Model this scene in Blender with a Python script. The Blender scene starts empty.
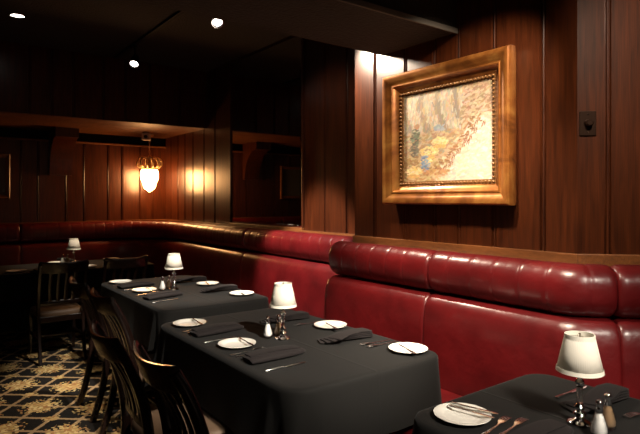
import bpy, bmesh, math, random
from mathutils import Vector, Matrix, noise
random.seed(7)
PI = math.pi
sc = bpy.context.scene
COL = sc.collection

# ------------------------------------------------------------------ materials
def newmat(name):
    m = bpy.data.materials.new(name); m.use_nodes = True
    nt = m.node_tree
    return m, nt, nt.nodes['Principled BSDF']

def nd(nt, t, **kw):
    n = nt.nodes.new(t)
    for k, v in kw.items(): setattr(n, k, v)
    return n

def ramp(nt, stops):
    r = nd(nt, 'ShaderNodeValToRGB')
    e = r.color_ramp.elements
    while len(e) < len(stops): e.new(.5)
    for i, (p, c) in enumerate(stops):
        e[i].position = p; e[i].color = (*c, 1)
    return r

def plain(name, col, rough=.5, metal=0, spec=.5, bump=0, bscale=200, coat=0):
    m, nt, b = newmat(name)
    b.inputs['Base Color'].default_value = (*col, 1)
    b.inputs['Roughness'].default_value = rough
    b.inputs['Metallic'].default_value = metal
    b.inputs['Specular IOR Level'].default_value = spec
    b.inputs['Coat Weight'].default_value = coat
    tc = nd(nt, 'ShaderNodeTexCoord')
    n = nd(nt, 'ShaderNodeTexNoise'); n.inputs['Scale'].default_value = bscale
    nt.links.new(tc.outputs['Object'], n.inputs['Vector'])
    if bump:
        bp = nd(nt, 'ShaderNodeBump'); bp.inputs['Strength'].default_value = bump
        bp.inputs['Distance'].default_value = .002
        nt.links.new(n.outputs['Fac'], bp.inputs['Height'])
        nt.links.new(bp.outputs['Normal'], b.inputs['Normal'])
    return m

def wood(name, dark, light, rough=.35, scale=(14, 14, 1.0), coat=.3, spec=.5):
    m, nt, b = newmat(name)
    tc = nd(nt, 'ShaderNodeTexCoord')
    mp = nd(nt, 'ShaderNodeMapping'); mp.inputs['Scale'].default_value = scale
    nt.links.new(tc.outputs['Object'], mp.inputs['Vector'])
    n = nd(nt, 'ShaderNodeTexNoise'); n.inputs['Scale'].default_value = 3.0
    n.inputs['Detail'].default_value = 8; n.inputs['Distortion'].default_value = .6
    nt.links.new(mp.outputs['Vector'], n.inputs['Vector'])
    mp2 = nd(nt, 'ShaderNodeMapping'); mp2.inputs['Scale'].default_value = (scale[0]*7, scale[1]*7, scale[2]*2.2)
    nt.links.new(tc.outputs['Object'], mp2.inputs['Vector'])
    n2 = nd(nt, 'ShaderNodeTexNoise'); n2.inputs['Scale'].default_value = 3.0; n2.inputs['Detail'].default_value = 4
    nt.links.new(mp2.outputs['Vector'], n2.inputs['Vector'])
    mx = nd(nt, 'ShaderNodeMix', data_type='FLOAT'); mx.inputs[0].default_value = .4
    nt.links.new(n.outputs['Fac'], mx.inputs[2]); nt.links.new(n2.outputs['Fac'], mx.inputs[3])
    r = ramp(nt, [(.32, dark), (.68, light)])
    nt.links.new(mx.outputs[0], r.inputs['Fac'])
    nt.links.new(r.outputs['Color'], b.inputs['Base Color'])
    b.inputs['Roughness'].default_value = rough
    b.inputs['Specular IOR Level'].default_value = spec
    b.inputs['Coat Weight'].default_value = coat; b.inputs['Coat Roughness'].default_value = .25
    bp = nd(nt, 'ShaderNodeBump'); bp.inputs['Strength'].default_value = .25; bp.inputs['Distance'].default_value = .001
    nt.links.new(mx.outputs[0], bp.inputs['Height']); nt.links.new(bp.outputs['Normal'], b.inputs['Normal'])
    return m

def leather(name):
    m, nt, b = newmat(name)
    tc = nd(nt, 'ShaderNodeTexCoord')
    n = nd(nt, 'ShaderNodeTexNoise'); n.inputs['Scale'].default_value = 5; n.inputs['Detail'].default_value = 6
    nt.links.new(tc.outputs['Object'], n.inputs['Vector'])
    r = ramp(nt, [(.3, (.072, .0038, .0046)), (.7, (.138, .0068, .0082))])
    nt.links.new(n.outputs['Fac'], r.inputs['Fac']); nt.links.new(r.outputs['Color'], b.inputs['Base Color'])
    b.inputs['Roughness'].default_value = .36
    b.inputs['Specular IOR Level'].default_value = .42
    b.inputs['Coat Weight'].default_value = .45; b.inputs['Coat Roughness'].default_value = .24
    n2 = nd(nt, 'ShaderNodeTexNoise'); n2.inputs['Scale'].default_value = 14; n2.inputs['Detail'].default_value = 3
    nt.links.new(tc.outputs['Object'], n2.inputs['Vector'])
    v = nd(nt, 'ShaderNodeTexVoronoi'); v.inputs['Scale'].default_value = 320
    nt.links.new(tc.outputs['Object'], v.inputs['Vector'])
    b1 = nd(nt, 'ShaderNodeBump'); b1.inputs['Strength'].default_value = .35; b1.inputs['Distance'].default_value = .012
    nt.links.new(n2.outputs['Fac'], b1.inputs['Height'])
    b2 = nd(nt, 'ShaderNodeBump'); b2.inputs['Strength'].default_value = .12; b2.inputs['Distance'].default_value = .0006
    nt.links.new(v.outputs['Distance'], b2.inputs['Height']); nt.links.new(b1.outputs['Normal'], b2.inputs['Normal'])
    nt.links.new(b2.outputs['Normal'], b.inputs['Normal'])
    return m

def emis(name, col, strength):
    m, nt, b = newmat(name)
    b.inputs['Base Color'].default_value = (*col, 1)
    b.inputs['Emission Color'].default_value = (*col, 1)
    b.inputs['Emission Strength'].default_value = strength
    return m

def math_(nt, op, a, b_=None, clamp=False):
    n = nd(nt, 'ShaderNodeMath', operation=op, use_clamp=clamp)
    for i, v in enumerate((a, b_)):
        if v is None: continue
        if isinstance(v, (int, float)): n.inputs[i].default_value = v
        else: nt.links.new(v, n.inputs[i])
    return n.outputs[0]

def carpet_mat():
    m, nt, b = newmat('patterned_carpet')
    tc = nd(nt, 'ShaderNodeTexCoord')
    mp = nd(nt, 'ShaderNodeMapping', vector_type='TEXTURE')
    mp.inputs['Location'].default_value = (-4.262, .708, 0)
    mp.inputs['Rotation'].default_value = (0, 0, math.radians(49.5))
    mp.inputs['Scale'].default_value = (.203, .203, .203)
    nt.links.new(tc.outputs['Object'], mp.inputs['Vector'])
    nz = nd(nt, 'ShaderNodeTexNoise'); nz.inputs['Scale'].default_value = 9; nz.inputs['Detail'].default_value = 3
    nt.links.new(mp.outputs['Vector'], nz.inputs['Vector'])
    sp = nd(nt, 'ShaderNodeSeparateXYZ'); nt.links.new(mp.outputs['Vector'], sp.inputs[0])
    wob = math_(nt, 'MULTIPLY', math_(nt, 'SUBTRACT', nz.outputs['Fac'], .5), .10)
    def line(o):
        d = math_(nt, 'ABSOLUTE', math_(nt, 'SUBTRACT', math_(nt, 'FRACT', math_(nt, 'ADD', o, .5)), .5))
        return math_(nt, 'LESS_THAN', math_(nt, 'ADD', d, wob), .066)
    L = math_(nt, 'MAXIMUM', line(sp.outputs['X']), line(sp.outputs['Y']))
    def dist(off):
        def c(o):
            q = math_(nt, 'MULTIPLY', math_(nt, 'ADD', o, off), .5)
            q = math_(nt, 'SUBTRACT', math_(nt, 'FRACT', math_(nt, 'ADD', q, .5)), .5)
            return math_(nt, 'MULTIPLY', q, 2.0)
        x, y = c(sp.outputs['X']), c(sp.outputs['Y'])
        return math_(nt, 'SQRT', math_(nt, 'ADD', math_(nt, 'MULTIPLY', x, x), math_(nt, 'MULTIPLY', y, y)))
    fl = nd(nt, 'ShaderNodeTexVoronoi'); fl.inputs['Scale'].default_value = 9.5
    nt.links.new(mp.outputs['Vector'], fl.inputs['Vector'])
    def clump(d, r):
        g = math_(nt, 'SUBTRACT', 1.0, math_(nt, 'DIVIDE', d, r))           # 1 at centre, 0 at rim
        petal = math_(nt, 'SUBTRACT', .62, fl.outputs['Distance'])
        return math_(nt, 'GREATER_THAN', math_(nt, 'ADD', math_(nt, 'MULTIPLY', g, .9), petal), .34)
    cl = math_(nt, 'MAXIMUM', math_(nt, 'MULTIPLY', clump(dist(0), .74), math_(nt, 'LESS_THAN', dist(0), .74)),
               math_(nt, 'MULTIPLY', clump(dist(1), .30), math_(nt, 'LESS_THAN', dist(1), .30)))
    base = nd(nt, 'ShaderNodeMix', data_type='RGBA'); base.inputs[6].default_value = (.012, .0105, .0095, 1); base.inputs[7].default_value = (.34, .225, .12, 1)
    nt.links.new(L, base.inputs[0])
    fc = ramp(nt, [(0.0, (.12, .05, .02)), (.3, (.55, .39, .15)), (.55, (.30, .13, .05)), (.75, (.62, .46, .20)), (1., (.60, .50, .28))])
    nt.links.new(fl.outputs['Color'], fc.inputs['Fac'])
    fin = nd(nt, 'ShaderNodeMix', data_type='RGBA')
    nt.links.new(cl, fin.inputs[0]); nt.links.new(base.outputs[2], fin.inputs[6]); nt.links.new(fc.outputs['Color'], fin.inputs[7])
    nt.links.new(fin.outputs[2], b.inputs['Base Color'])
    b.inputs['Roughness'].default_value = .95; b.inputs['Specular IOR Level'].default_value = .1
    pn = nd(nt, 'ShaderNodeTexNoise'); pn.inputs['Scale'].default_value = 260
    nt.links.new(tc.outputs['Object'], pn.inputs['Vector'])
    bp = nd(nt, 'ShaderNodeBump'); bp.inputs['Strength'].default_value = .6; bp.inputs['Distance'].default_value = .004
    nt.links.new(pn.outputs['Fac'], bp.inputs['Height']); nt.links.new(bp.outputs['Normal'], b.inputs['Normal'])
    return m

def cloth_mat(name, col, crease=None, weave=700):
    m, nt, b = newmat(name)
    b.inputs['Base Color'].default_value = (*col, 1)
    b.inputs['Roughness'].default_value = .85; b.inputs['Specular IOR Level'].default_value = .18
    b.inputs['Sheen Weight'].default_value = .05; b.inputs['Sheen Roughness'].default_value = .4
    tc = nd(nt, 'ShaderNodeTexCoord')
    n = nd(nt, 'ShaderNodeTexNoise'); n.inputs['Scale'].default_value = weave
    nt.links.new(tc.outputs['Object'], n.inputs['Vector'])
    bp = nd(nt, 'ShaderNodeBump'); bp.inputs['Strength'].default_value = .25; bp.inputs['Distance'].default_value = .0008
    nt.links.new(n.outputs['Fac'], bp.inputs['Height'])
    if crease:
        sp = nd(nt, 'ShaderNodeSeparateXYZ'); nt.links.new(tc.outputs['Object'], sp.inputs[0])
        d = math_(nt, 'ABSOLUTE', sp.outputs['Y'])
        h = math_(nt, 'SUBTRACT', 1.0, math_(nt, 'DIVIDE', d, .008), clamp=True)
        b2 = nd(nt, 'ShaderNodeBump'); b2.inputs['Strength'].default_value = .5; b2.inputs['Distance'].default_value = .004
        nt.links.new(h, b2.inputs['Height']); nt.links.new(bp.outputs['Normal'], b2.inputs['Normal'])
        bp = b2
    nt.links.new(bp.outputs['Normal'], b.inputs['Normal'])
    return m

def shade_mat():
    m, nt, b = newmat('pleated_cream_fabric')
    b.inputs['Base Color'].default_value = (.88, .83, .73, 1)
    b.inputs['Roughness'].default_value = .8; b.inputs['Specular IOR Level'].default_value = .2
    tr = nd(nt, 'ShaderNodeBsdfTranslucent'); tr.inputs['Color'].default_value = (.80, .72, .58, 1)
    mx = nd(nt, 'ShaderNodeMixShader'); mx.inputs[0].default_value = .2
    nt.links.new(b.outputs[0], mx.inputs[1]); nt.links.new(tr.outputs[0], mx.inputs[2])
    nt.links.new(mx.outputs[0], nt.nodes['Material Output'].inputs['Surface'])
    return m

def glass_mat(name, col=(1, 1, 1), rough=.02):
    m, nt, b = newmat(name)
    b.inputs['Base Color'].default_value = (*col, 1); b.inputs['Roughness'].default_value = rough
    b.inputs['Transmission Weight'].default_value = 1; b.inputs['IOR'].default_value = 1.45
    return m

def gilt_mat():
    m, nt, b = newmat('gilded_veneer')
    tc = nd(nt, 'ShaderNodeTexCoord')
    n = nd(nt, 'ShaderNodeTexNoise'); n.inputs['Scale'].default_value = 6; n.inputs['Detail'].default_value = 7; n.inputs['Distortion'].default_value = 1.2
    nt.links.new(tc.outputs['Object'], n.inputs['Vector'])
    r = ramp(nt, [(.25, (.10, .028, .007)), (.5, (.34, .115, .024)), (.8, (.58, .27, .065))])
    nt.links.new(n.outputs['Fac'], r.inputs['Fac']); nt.links.new(r.outputs['Color'], b.inputs['Base Color'])
    b.inputs['Metallic'].default_value = .45; b.inputs['Roughness'].default_value = .32
    b.inputs['Coat Weight'].default_value = .4; b.inputs['Coat Roughness'].default_value = .15
    return m

def canvas_mat():
    m, nt, b = newmat('painted_canvas')
    a = nd(nt, 'ShaderNodeVertexColor', layer_name='pigment')
    nt.links.new(a.outputs['Color'], b.inputs['Base Color'])
    b.inputs['Roughness'].default_value = .6
    tc = nd(nt, 'ShaderNodeTexCoord')
    n = nd(nt, 'ShaderNodeTexNoise'); n.inputs['Scale'].default_value = 90; n.inputs['Distortion'].default_value = 2
    nt.links.new(tc.outputs['Object'], n.inputs['Vector'])
    bp = nd(nt, 'ShaderNodeBump'); bp.inputs['Strength'].default_value = .4; bp.inputs['Distance'].default_value = .002
    nt.links.new(n.outputs['Fac'], bp.inputs['Height']); nt.links.new(bp.outputs['Normal'], b.inputs['Normal'])
    return m

M = {}
M['panel'] = wood('dark_walnut_panelling', (.022, .0050, .0016), (.088, .0200, .0050), rough=.33, coat=.25)
M['panel_end'] = M['panel']
M['rail'] = wood('oak_rail', (.10, .034, .010), (.24, .085, .024), rough=.4, scale=(1.2, 14, 14))
M['chairwood'] = wood('espresso_stained_wood', (.0045, .0020, .0014), (.013, .0055, .0035), rough=.22, coat=.5)
M['leather'] = leather('oxblood_leather')
M['carpet'] = carpet_mat()
M['plaster'] = plain('dark_stippled_plaster', (.024, .018, .014), .9, bump=1.0, bscale=55)
M['plaster'].node_tree.nodes['Bump'].inputs['Distance'].default_value = .009
M['black'] = plain('black_painted_metal', (.005, .005, .005), .75, spec=.2)
M['plinth'] = plain('black_plinth', (.006, .005, .005), .7)
M['cloth'] = cloth_mat('black_tablecloth', (.0066, .0061, .0055), crease=True)
M['napkin'] = cloth_mat('black_napkin', (.0125, .0096, .0096))
M['seat'] = plain('tan_upholstery', (.115, .070, .042), .6, bump=.3)
M['china'] = plain('white_china', (.80, .77, .70), .18, spec=.5, coat=.3)
M['steel'] = plain('polished_steel', (.86, .85, .84), .22, metal=1)
M['chrome'] = plain('chrome', (.82, .82, .84), .07, metal=1)
M['shade'] = shade_mat()
M['trim'] = plain('cream_binding', (.82, .77, .66), .75)
M['glass'], _nt, _b = newmat('clear_glass')
_b.inputs['Base Color'].default_value = (.9, .9, .9, 1); _b.inputs['Roughness'].default_value = .06
_tr = nd(_nt, 'ShaderNodeBsdfTransparent'); _fr = nd(_nt, 'ShaderNodeLayerWeight'); _fr.inputs['Blend'].default_value = .32
_gl = nd(_nt, 'ShaderNodeBsdfGlossy'); _gl.inputs['Roughness'].default_value = .06
_mx = nd(_nt, 'ShaderNodeMixShader')
_nt.links.new(_fr.outputs['Facing'], _mx.inputs[0]); _nt.links.new(_tr.outputs[0], _mx.inputs[1]); _nt.links.new(_gl.outputs[0], _mx.inputs[2])
_nt.links.new(_mx.outputs[0], _nt.nodes['Material Output'].inputs['Surface'])
M['crystal'] = glass_mat('crystal')
M['salt'] = plain('salt_grains', (.85, .83, .80), .9, bump=.6, bscale=900)
M['pepper'] = plain('pepper_grains', (.30, .19, .10), .9, bump=.8, bscale=900)
M['bulb'] = plain('frosted_bulb', (.75, .74, .70), .4)
M['gilt'] = gilt_mat()
M['bead'] = plain('bronze_gilt', (.26, .12, .04), .4, metal=.3)
M['canvas'] = canvas_mat()
M['brass'] = plain('antique_brass', (.80, .58, .30), .42, metal=.55)
M['bronze'] = plain('dark_bronze', (.045, .022, .014), .35, metal=.7)
M['mirror'] = plain('mirror_silver', (.62, .62, .60), .015, metal=1)
M['bevel'] = plain('mirror_bevel', (.70, .71, .70), .04, metal=1)
M['camera'] = plain('grey_plastic', (.70, .67, .60), .5)
M['lens'] = plain('dark_lens', (.01, .01, .01), .1)
M['lampglow'] = emis('lit_lens', (1.0, .93, .86), 12)
M['lantern'] = emis('lit_lantern_glass', (1.0, .48, .17), 54)

# ------------------------------------------------------------------ helpers
def finish(name, bm, mat, parent=None, smooth=True, loc=None, bevel=0, angle=40):
    bmesh.ops.remove_doubles(bm, verts=bm.verts, dist=1e-6)
    bmesh.ops.recalc_face_normals(bm, faces=bm.faces)
    me = bpy.data.meshes.new(name); bm.to_mesh(me); bm.free()
    if isinstance(mat, str): mat = M[mat]
    me.materials.append(mat)
    if smooth:
        me.polygons.foreach_set('use_smooth', [True]*len(me.polygons))
        me.set_sharp_from_angle(angle=math.radians(angle))
    o = bpy.data.objects.new(name, me); COL.objects.link(o)
    if parent: o.parent = parent
    if loc: o.location = loc
    if bevel:
        b = o.modifiers.new('bevel', 'BEVEL'); b.width = bevel; b.segments = 2; b.limit_method = 'ANGLE'
    return o

def tag(o, label, cat, group=None, kind=None):
    o['label'] = label; o['category'] = cat
    if group: o['group'] = group
    if kind: o['kind'] = kind
    return o

def empty(name, label, cat, loc=(0, 0, 0), rz=0, group=None):
    o = bpy.data.objects.new(name, None); COL.objects.link(o)
    o.empty_display_size = .1
    o.location = loc; o.rotation_euler = (0, 0, rz)
    return tag(o, label, cat, group)

def struct(name, bm, mat, **kw):
    o = finish(name, bm, mat, **kw); o['kind'] = 'structure'; return o

def dup(root, loc, rz, label, group=None):
    r = root.copy(); COL.objects.link(r); r.location = loc; r.rotation_euler = (0, 0, rz)
    r['label'] = label
    if group: r['group'] = group
    for ch in list(root.children):
        c = ch.copy(); COL.objects.link(c); c.parent = r
        for g in list(ch.children):
            d = g.copy(); COL.objects.link(d); d.parent = c
    return r

def box(bm, a, b):
    x0, y0, z0 = a; x1, y1, z1 = b
    v = [bm.verts.new(p) for p in ((x0,y0,z0),(x1,y0,z0),(x1,y1,z0),(x0,y1,z0),(x0,y0,z1),(x1,y0,z1),(x1,y1,z1),(x0,y1,z1))]
    for f in ((0,3,2,1),(4,5,6,7),(0,1,5,4),(1,2,6,5),(2,3,7,6),(3,0,4,7)): bm.faces.new([v[i] for i in f])
    return v

def lathe(bm, prof, seg=32, rmod=None, cx=0, cy=0, z0=0):
    """prof: list of (r, z)"""
    rings = []
    for r, z in prof:
        if r < 1e-6:
            rings.append([bm.verts.new((cx, cy, z0+z))]); continue
        ring = []
        for i in range(seg):
            a = 2*PI*i/seg
            rr = r*(1+(rmod(i) if rmod else 0))
            ring.append(bm.verts.new((cx+rr*math.cos(a), cy+rr*math.sin(a), z0+z)))
        rings.append(ring)
    for A, B in zip(rings, rings[1:]):
        if len(A) == 1 and len(B) == 1: continue
        for i in range(seg):
            j = (i+1) % seg
            if len(A) == 1: bm.faces.new((A[0], B[i], B[j]))
            elif len(B) == 1: bm.faces.new((A[i], A[j], B[0]))
            else: bm.faces.new((A[i], A[j], B[j], B[i]))

def sweep(bm, pts, secs, up=(0, 0, 1), cap=True):
    """sweep a cross-section (list of (a,b) pairs per point; a along side, b along local up) along pts"""
    pts = [Vector(p) for p in pts]; up = Vector(up); rings = []
    for i, p in enumerate(pts):
        t = (pts[min(i+1, len(pts)-1)]-pts[max(i-1, 0)]).normalized()
        side = t.cross(up)
        if side.length < 1e-4: side = t.cross(Vector((1, 0, 0)))
        side.normalize(); u = side.cross(t).normalized()
        rings.append([bm.verts.new(p+side*a+u*b) for a, b in secs[i]])
    n = len(rings[0])
    for A, B in zip(rings, rings[1:]):
        for i in range(n):
            j = (i+1) % n
            bm.faces.new((A[i], A[j], B[j], B[i]))
    if cap:
        bm.faces.new(rings[0][::-1]); bm.faces.new(rings[-1])

def ell(a, b, n=10, pw=2.0):
    o = []
    for i in range(n):
        t = 2*PI*(i+.5)/n
        c, s = math.cos(t), math.sin(t)
        o.append((a*math.copysign(abs(c)**(2/pw), c), b*math.copysign(abs(s)**(2/pw), s)))
    return o

def tube(bm, pts, r, n=10, up=(0, 0, 1)):
    rr = r if isinstance(r, (list, tuple)) else [r]*len(pts)
    sweep(bm, pts, [ell(x, x, n) for x in rr], up)

def bez(p0, p1, p2, n):
    p0, p1, p2 = Vector(p0), Vector(p1), Vector(p2)
    return [(1-t)**2*p0+2*t*(1-t)*p1+t*t*p2 for t in [i/n for i in range(n+1)]]

# ------------------------------------------------------------------ the room
CZ = 3.02          # ceiling
SOF = 2.33         # underside of the alcove soffit
XE, YL, YR = -7.45, 2.85, 2.50      # end wall, recessed wall, painting wall
XJ, XC = -2.92, -1.31               # jog and outer corner of the painting wall
XH = -6.10                          # front face of the soffit header

def board_wall(name, p0, p1, z0, z1, grooves, thick=.06, mat='panel'):
    """vertical tongue-and-groove boarding from p0 to p1; the room lies to the right-hand side of p0->p1"""
    p0, p1 = Vector((*p0, 0)), Vector((*p1, 0)); t = (p1-p0); L = t.length; t.normalize()
    n = Vector((t.y, -t.x, 0))      # into the room
    prof = [(0, 0)]
    for g in sorted(grooves):
        if g < .03 or g > L-.03: continue
        for dx, dd in ((-.017, 0), (-.013, -.015), (-.005, -.015), (-.002, -.001), (.002, .001), (.006, -.001), (.008, -.012), (.012, -.012), (.016, 0)):
            prof.append((g+dx, dd))
    prof.append((L, 0))
    bm = bmesh.new()
    lo = [bm.verts.new(p0+t*s+n*d+Vector((0, 0, z0))) for s, d in prof]
    hi = [bm.verts.new(p0+t*s+n*d+Vector((0, 0, z1))) for s, d in prof]
    for i in range(len(prof)-1): bm.faces.new((lo[i], lo[i+1], hi[i+1], hi[i]))
    bl = [bm.verts.new(p0+t*s-n*thick+Vector((0, 0, z))) for s, z in ((0, z0), (L, z0), (L, z1), (0, z1))]
    bm.faces.new((bl[1], bl[0], bl[3], bl[2]))
    bm.faces.new([bl[0]]+lo[::1][0:1]+[hi[0], bl[3]]); bm.faces.new([lo[-1], bl[1], bl[2], hi[-1]])
    bm.faces.new(hi+[bl[2], bl[3]]); bm.faces.new(lo[::-1]+[bl[0], bl[1]])
    return struct(name, bm, mat, smooth=False)

# floor
bm = bmesh.new(); box(bm, (-7.6, -3.3, -.06), (1.8, 4.4, 0)); struct('floor', bm, 'carpet', smooth=False)
# painting wall: p0 left -> p1 right, room on the right-hand side (towards -Y)
board_wall('wall_right', (XJ, YR), (XC, YR), 0, CZ, [g-XJ for g in (-2.711, -2.425, -2.185, -2.003, -1.768, -1.484)], thick=.30)
d45 = .70711
board_wall('wall_corner', (XC, YR), (XC+2.4*d45, YR+2.4*d45), 0, CZ, [.135, .42, .66, .92, 1.2, 1.45, 1.7, 2.0], thick=.06)
board_wall('wall_recess', (XE, YL), (XJ+.02, YL), 0, CZ, [g-XE for g in (-7.256, -7.006, -6.769, -6.512, -6.183, -5.878, -5.448, -5.2, -4.9, -4.6, -4.3, -4.06, -3.728, -3.429, -3.15)])
YO = -3.2
board_wall('wall_end', (XE, YO), (XE, YL), 0, 2.19, [y-YO for y in (-2.9, -2.55, -2.2, -1.9, -1.55, -1.2, -.9, -.6, -.25, .1, .42, .72, 1.03, 1.22, 1.54, 1.756, 2.057, 2.24, 2.48, 2.66)])
bm = bmesh.new(); box(bm, (XE-.10, YO, 2.0), (XE-.06, YL, CZ)); struct('trim_1', bm, 'black', smooth=False)   # black reveal above the end boarding
bm = bmesh.new(); box(bm, (XE-.06, YO, 2.19), (XE+.022, YL, 2.212)); struct('trim_2', bm, 'rail', smooth=False, bevel=.004)
board_wall('wall_header', (XH, YO), (XH, YL), SOF, CZ, [y-YO for y in (-2.9, -2.5, -2.1, -1.7, -1.3, -.9, -.5, -.1, .2, .52, .92, 1.128, 1.33, 1.632, 1.867, 2.148, 2.5)])
# boarded underside of the alcove: planks along Y
bm = bmesh.new()
px = [XE-.06, -7.22, -6.96, -6.70, -6.44, XH-.062]
for a, b in zip(px, px[1:]):
    box(bm, (a+.004, YO, SOF), (b-.004, YL, SOF+.03))
box(bm, (XE-.05, YO, SOF+.012), (XH-.062, YL, SOF+.06))
struct('ceiling_alcove', bm, 'rail', smooth=False)
# back and left walls that close the room behind the camera
board_wall('wall_back', (1.7, 4.3), (1.7, YO), 0, CZ, [.4*i for i in range(1, 18)])
board_wall('wall_left', (1.7, YO), (XE, YO), 0, CZ, [.4*i for i in range(1, 22)])
# ceiling and dropped plaster beam
bm = bmesh.new(); box(bm, (-7.6, -3.3, CZ), (1.8, 4.4, CZ+.08)); struct('ceiling', bm, 'plaster', smooth=False)
bm = bmesh.new(); box(bm, (-2.645, YO, 2.43), (-2.02, YL, CZ))
struct('ceiling_beam', bm, 'plaster', smooth=False, bevel=.008)
bm = bmesh.new(); box(bm, (-2.02, YO, 2.42), (-2.008, YR, 2.452)); struct('trim_3', bm, plain('lit_edge_plaster', (.13, .11, .09), .8, bump=.6), smooth=False, bevel=.003)  # lower lip of the beam: its lit look put into a paler plaster colour

# rails along the top of the banquettes
bm = bmesh.new()
for (p, q) in (((XJ, YR), (XC, YR)), ((XC, YR), (XC+2.2*d45, YR+2.2*d45))):
    a, b = Vector((*p, 0)), Vector((*q, 0)); t = (b-a).normalized(); n = Vector((t.y, -t.x, 0))
    m = Vector((.414*.022, -.022, 0)) if q[0] == XC else None
    a2 = a+n*.022 if q[0] == XC else a+Vector((.414*.022, -.022, 0))
    b2 = b+Vector((.414*.022, -.022, 0)) if q[0] == XC else b+n*.022
    lo = [bm.verts.new(v+Vector((0, 0, 1.10))) for v in (a, b, b2, a2)]
    hi = [bm.verts.new(v+Vector((0, 0, 1.212))) for v in (a, b, b2, a2)]
    bm.faces.new(lo[::-1]); bm.faces.new(hi)
    for i in range(4):
        j = (i+1) % 4; bm.faces.new((lo[i], lo[j], hi[j], hi[i]))
struct('trim_4', bm, 'rail', smooth=False, bevel=.004)

# ------------------------------------------------------------------ banquettes
def seg_line(p, q, step=.008):
    p, q = Vector(p), Vector(q); L = (q-p).length; k = max(2, int(L/step))
    t = (q-p).normalized(); n = Vector((t.y, -t.x))
    return [(p+(q-p)*i/k, n) for i in range(k+1)]

def arc(c, r, a0, a1, k):
    c = Vector(c); o = []
    for i in range(k+1):
        a = a0+(a1-a0)*i/k; e = Vector((math.cos(a), math.sin(a)))
        o.append((c+e*r, -e))
    return o

def path_right():
    """wall line of the nearer banquette, left to right, with the outward corner softened at offset .15"""
    o = .15; a = PI/4
    c1 = Vector((XC, YR))+Vector((.414, -1))*o
    n1, n2 = Vector((0, -1)), Vector((d45, -d45))
    e = .05
    A = seg_line((XJ-.03, YR-o), (c1.x-e, YR-o))
    B = []
    for i in range(1, 12):
        f = i/12
        p = (1-f)**2*(c1-Vector((e, 0)))+2*f*(1-f)*c1+f*f*(c1+Vector((d45, d45))*e)
        an = -PI/2+a*f
        B.append((p, Vector((math.cos(an), math.sin(an)))))
    C = seg_line(c1+Vector((d45, d45))*e, c1+Vector((d45, d45))*1.6)
    return A+B+C, o

def path_left():
    r = .95; o = 0
    A = seg_line((XJ-.035, YL), (XE+r, YL))
    A = [(p, -n) for p, n in A]      # travelling towards -X the room is on the left
    A = [(p, Vector((0, -1))) for p, n in A]
    B = arc((XE+r, YL-r), r, PI/2, PI, 150)[1:]
    C = [(p, Vector((1, 0))) for p, n in seg_line((XE, YL-r), (XE, -2.4))][1:]
    return A+B+C, 0

def clean(path):
    out = [path[0]]
    for p in path[1:]:
        if (p[0]-out[-1][0]).length > 1e-4: out.append(p)
    return out

PROF = {
    # (distance from the wall, height): closed outlines
    'bolster': [(.245-.14*0+0.11*math.cos(t)*(1 if math.cos(t) < 0 else .86)-.115, 1.061+.117*math.copysign(abs(math.sin(t))**.8, math.sin(t))) for t in [2*PI*i/28 for i in range(28)]],
    'backrest': [(.245, .44), (.258, .52), (.260, .64), (.256, .75), (.250, .83), (.240, .885), (.222, .918), (.195, .938), (.165, .945), (.130, .942), (.09, .93), (.05, .92), (.02, .90), (.01, .44)],
    'seat': [(.24, .33), (.24, .455), (.30, .462), (.45, .464), (.60, .462), (.68, .455), (.715, .44), (.730, .415), (.730, .365), (.715, .335), (.69, .325)],
    'plinth': [(.02, .004), (.02, .325), (.66, .325), (.66, .10), (.60, .09), (.60, .004)],
}

def sweep_path(bm, path, off, prof, pleat=None, soften=True, shrink=.055):
    L = [0]
    for (a, _), (b, _) in zip(path, path[1:]): L.append(L[-1]+(b-a).length)
    tot = L[-1]
    cd = sum(p[0] for p in prof)/len(prof); cz = sum(p[1] for p in prof)/len(prof)
    rings = []
    for (p, n), s in zip(path, L):
        k = 1.0
        e = min(s, tot-s)
        if soften and e < .045: k = 1-shrink*(1-math.sqrt(max(0, 1-(1-e/.045)**2)))
        if pleat:
            f = min(((s-pl) % pleat[0]) for pl in (0,)); f = min(f, pleat[0]-f)
            k -= pleat[1]*math.exp(-(f/.0055)**2) if e > .05 else 0
            k += .006*math.sin(PI*min(1, f/(pleat[0]/2)))+.012*math.sin(s*23)*math.sin(s*7.3)
        ring = []
        for d, z in prof:
            dd = cd+(d-cd)*k; zz = cz+(z-cz)*k
            q = p+n*(dd-off)
            ring.append(bm.verts.new((q.x, q.y, zz)))
        rings.append(ring)
    n = len(prof)
    for A, B in zip(rings, rings[1:]):
        for i in range(n):
            j = (i+1) % n; bm.faces.new((A[i], A[j], B[j], B[i]))
    bm.faces.new(rings[0][::-1]); bm.faces.new(rings[-1])

def banquette(path, off, label):
    c = path[len(path)//2]
    t = empty('banquette', label, 'banquette', (c[0].x, c[0].y, 0), 0, 'red leather banquette sections')
    inv = Vector((-c[0].x, -c[0].y))
    lp = [(p+inv, n) for p, n in path]
    bm = bmesh.new(); sweep_path(bm, lp, off, PROF['plinth'], soften=False); finish('plinth', bm, 'plinth', t, smooth=False)
    bm = bmesh.new(); sweep_path(bm, lp, off, PROF['seat'], shrink=.03); finish('seat', bm, 'leather', t, angle=75)
    bm = bmesh.new(); sweep_path(bm, lp, off, PROF['backrest'], shrink=.085); finish('backrest', bm, 'leather', t, angle=75)
    bm = bmesh.new(); sweep_path(bm, lp, off, PROF['bolster'], pleat=(.142, .036), shrink=.15); finish('bolster', bm, 'leather', t, angle=75)
    return t

def split(path, tests):
    """cut a path where each test first turns true"""
    res, cur, k = [], [path[0]], 0
    for p in path[1:]:
        cur.append(p)
        if k < len(tests) and tests[k](p[0]):
            res.append(cur); cur = [p]; k += 1
    res.append(cur); return res

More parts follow.
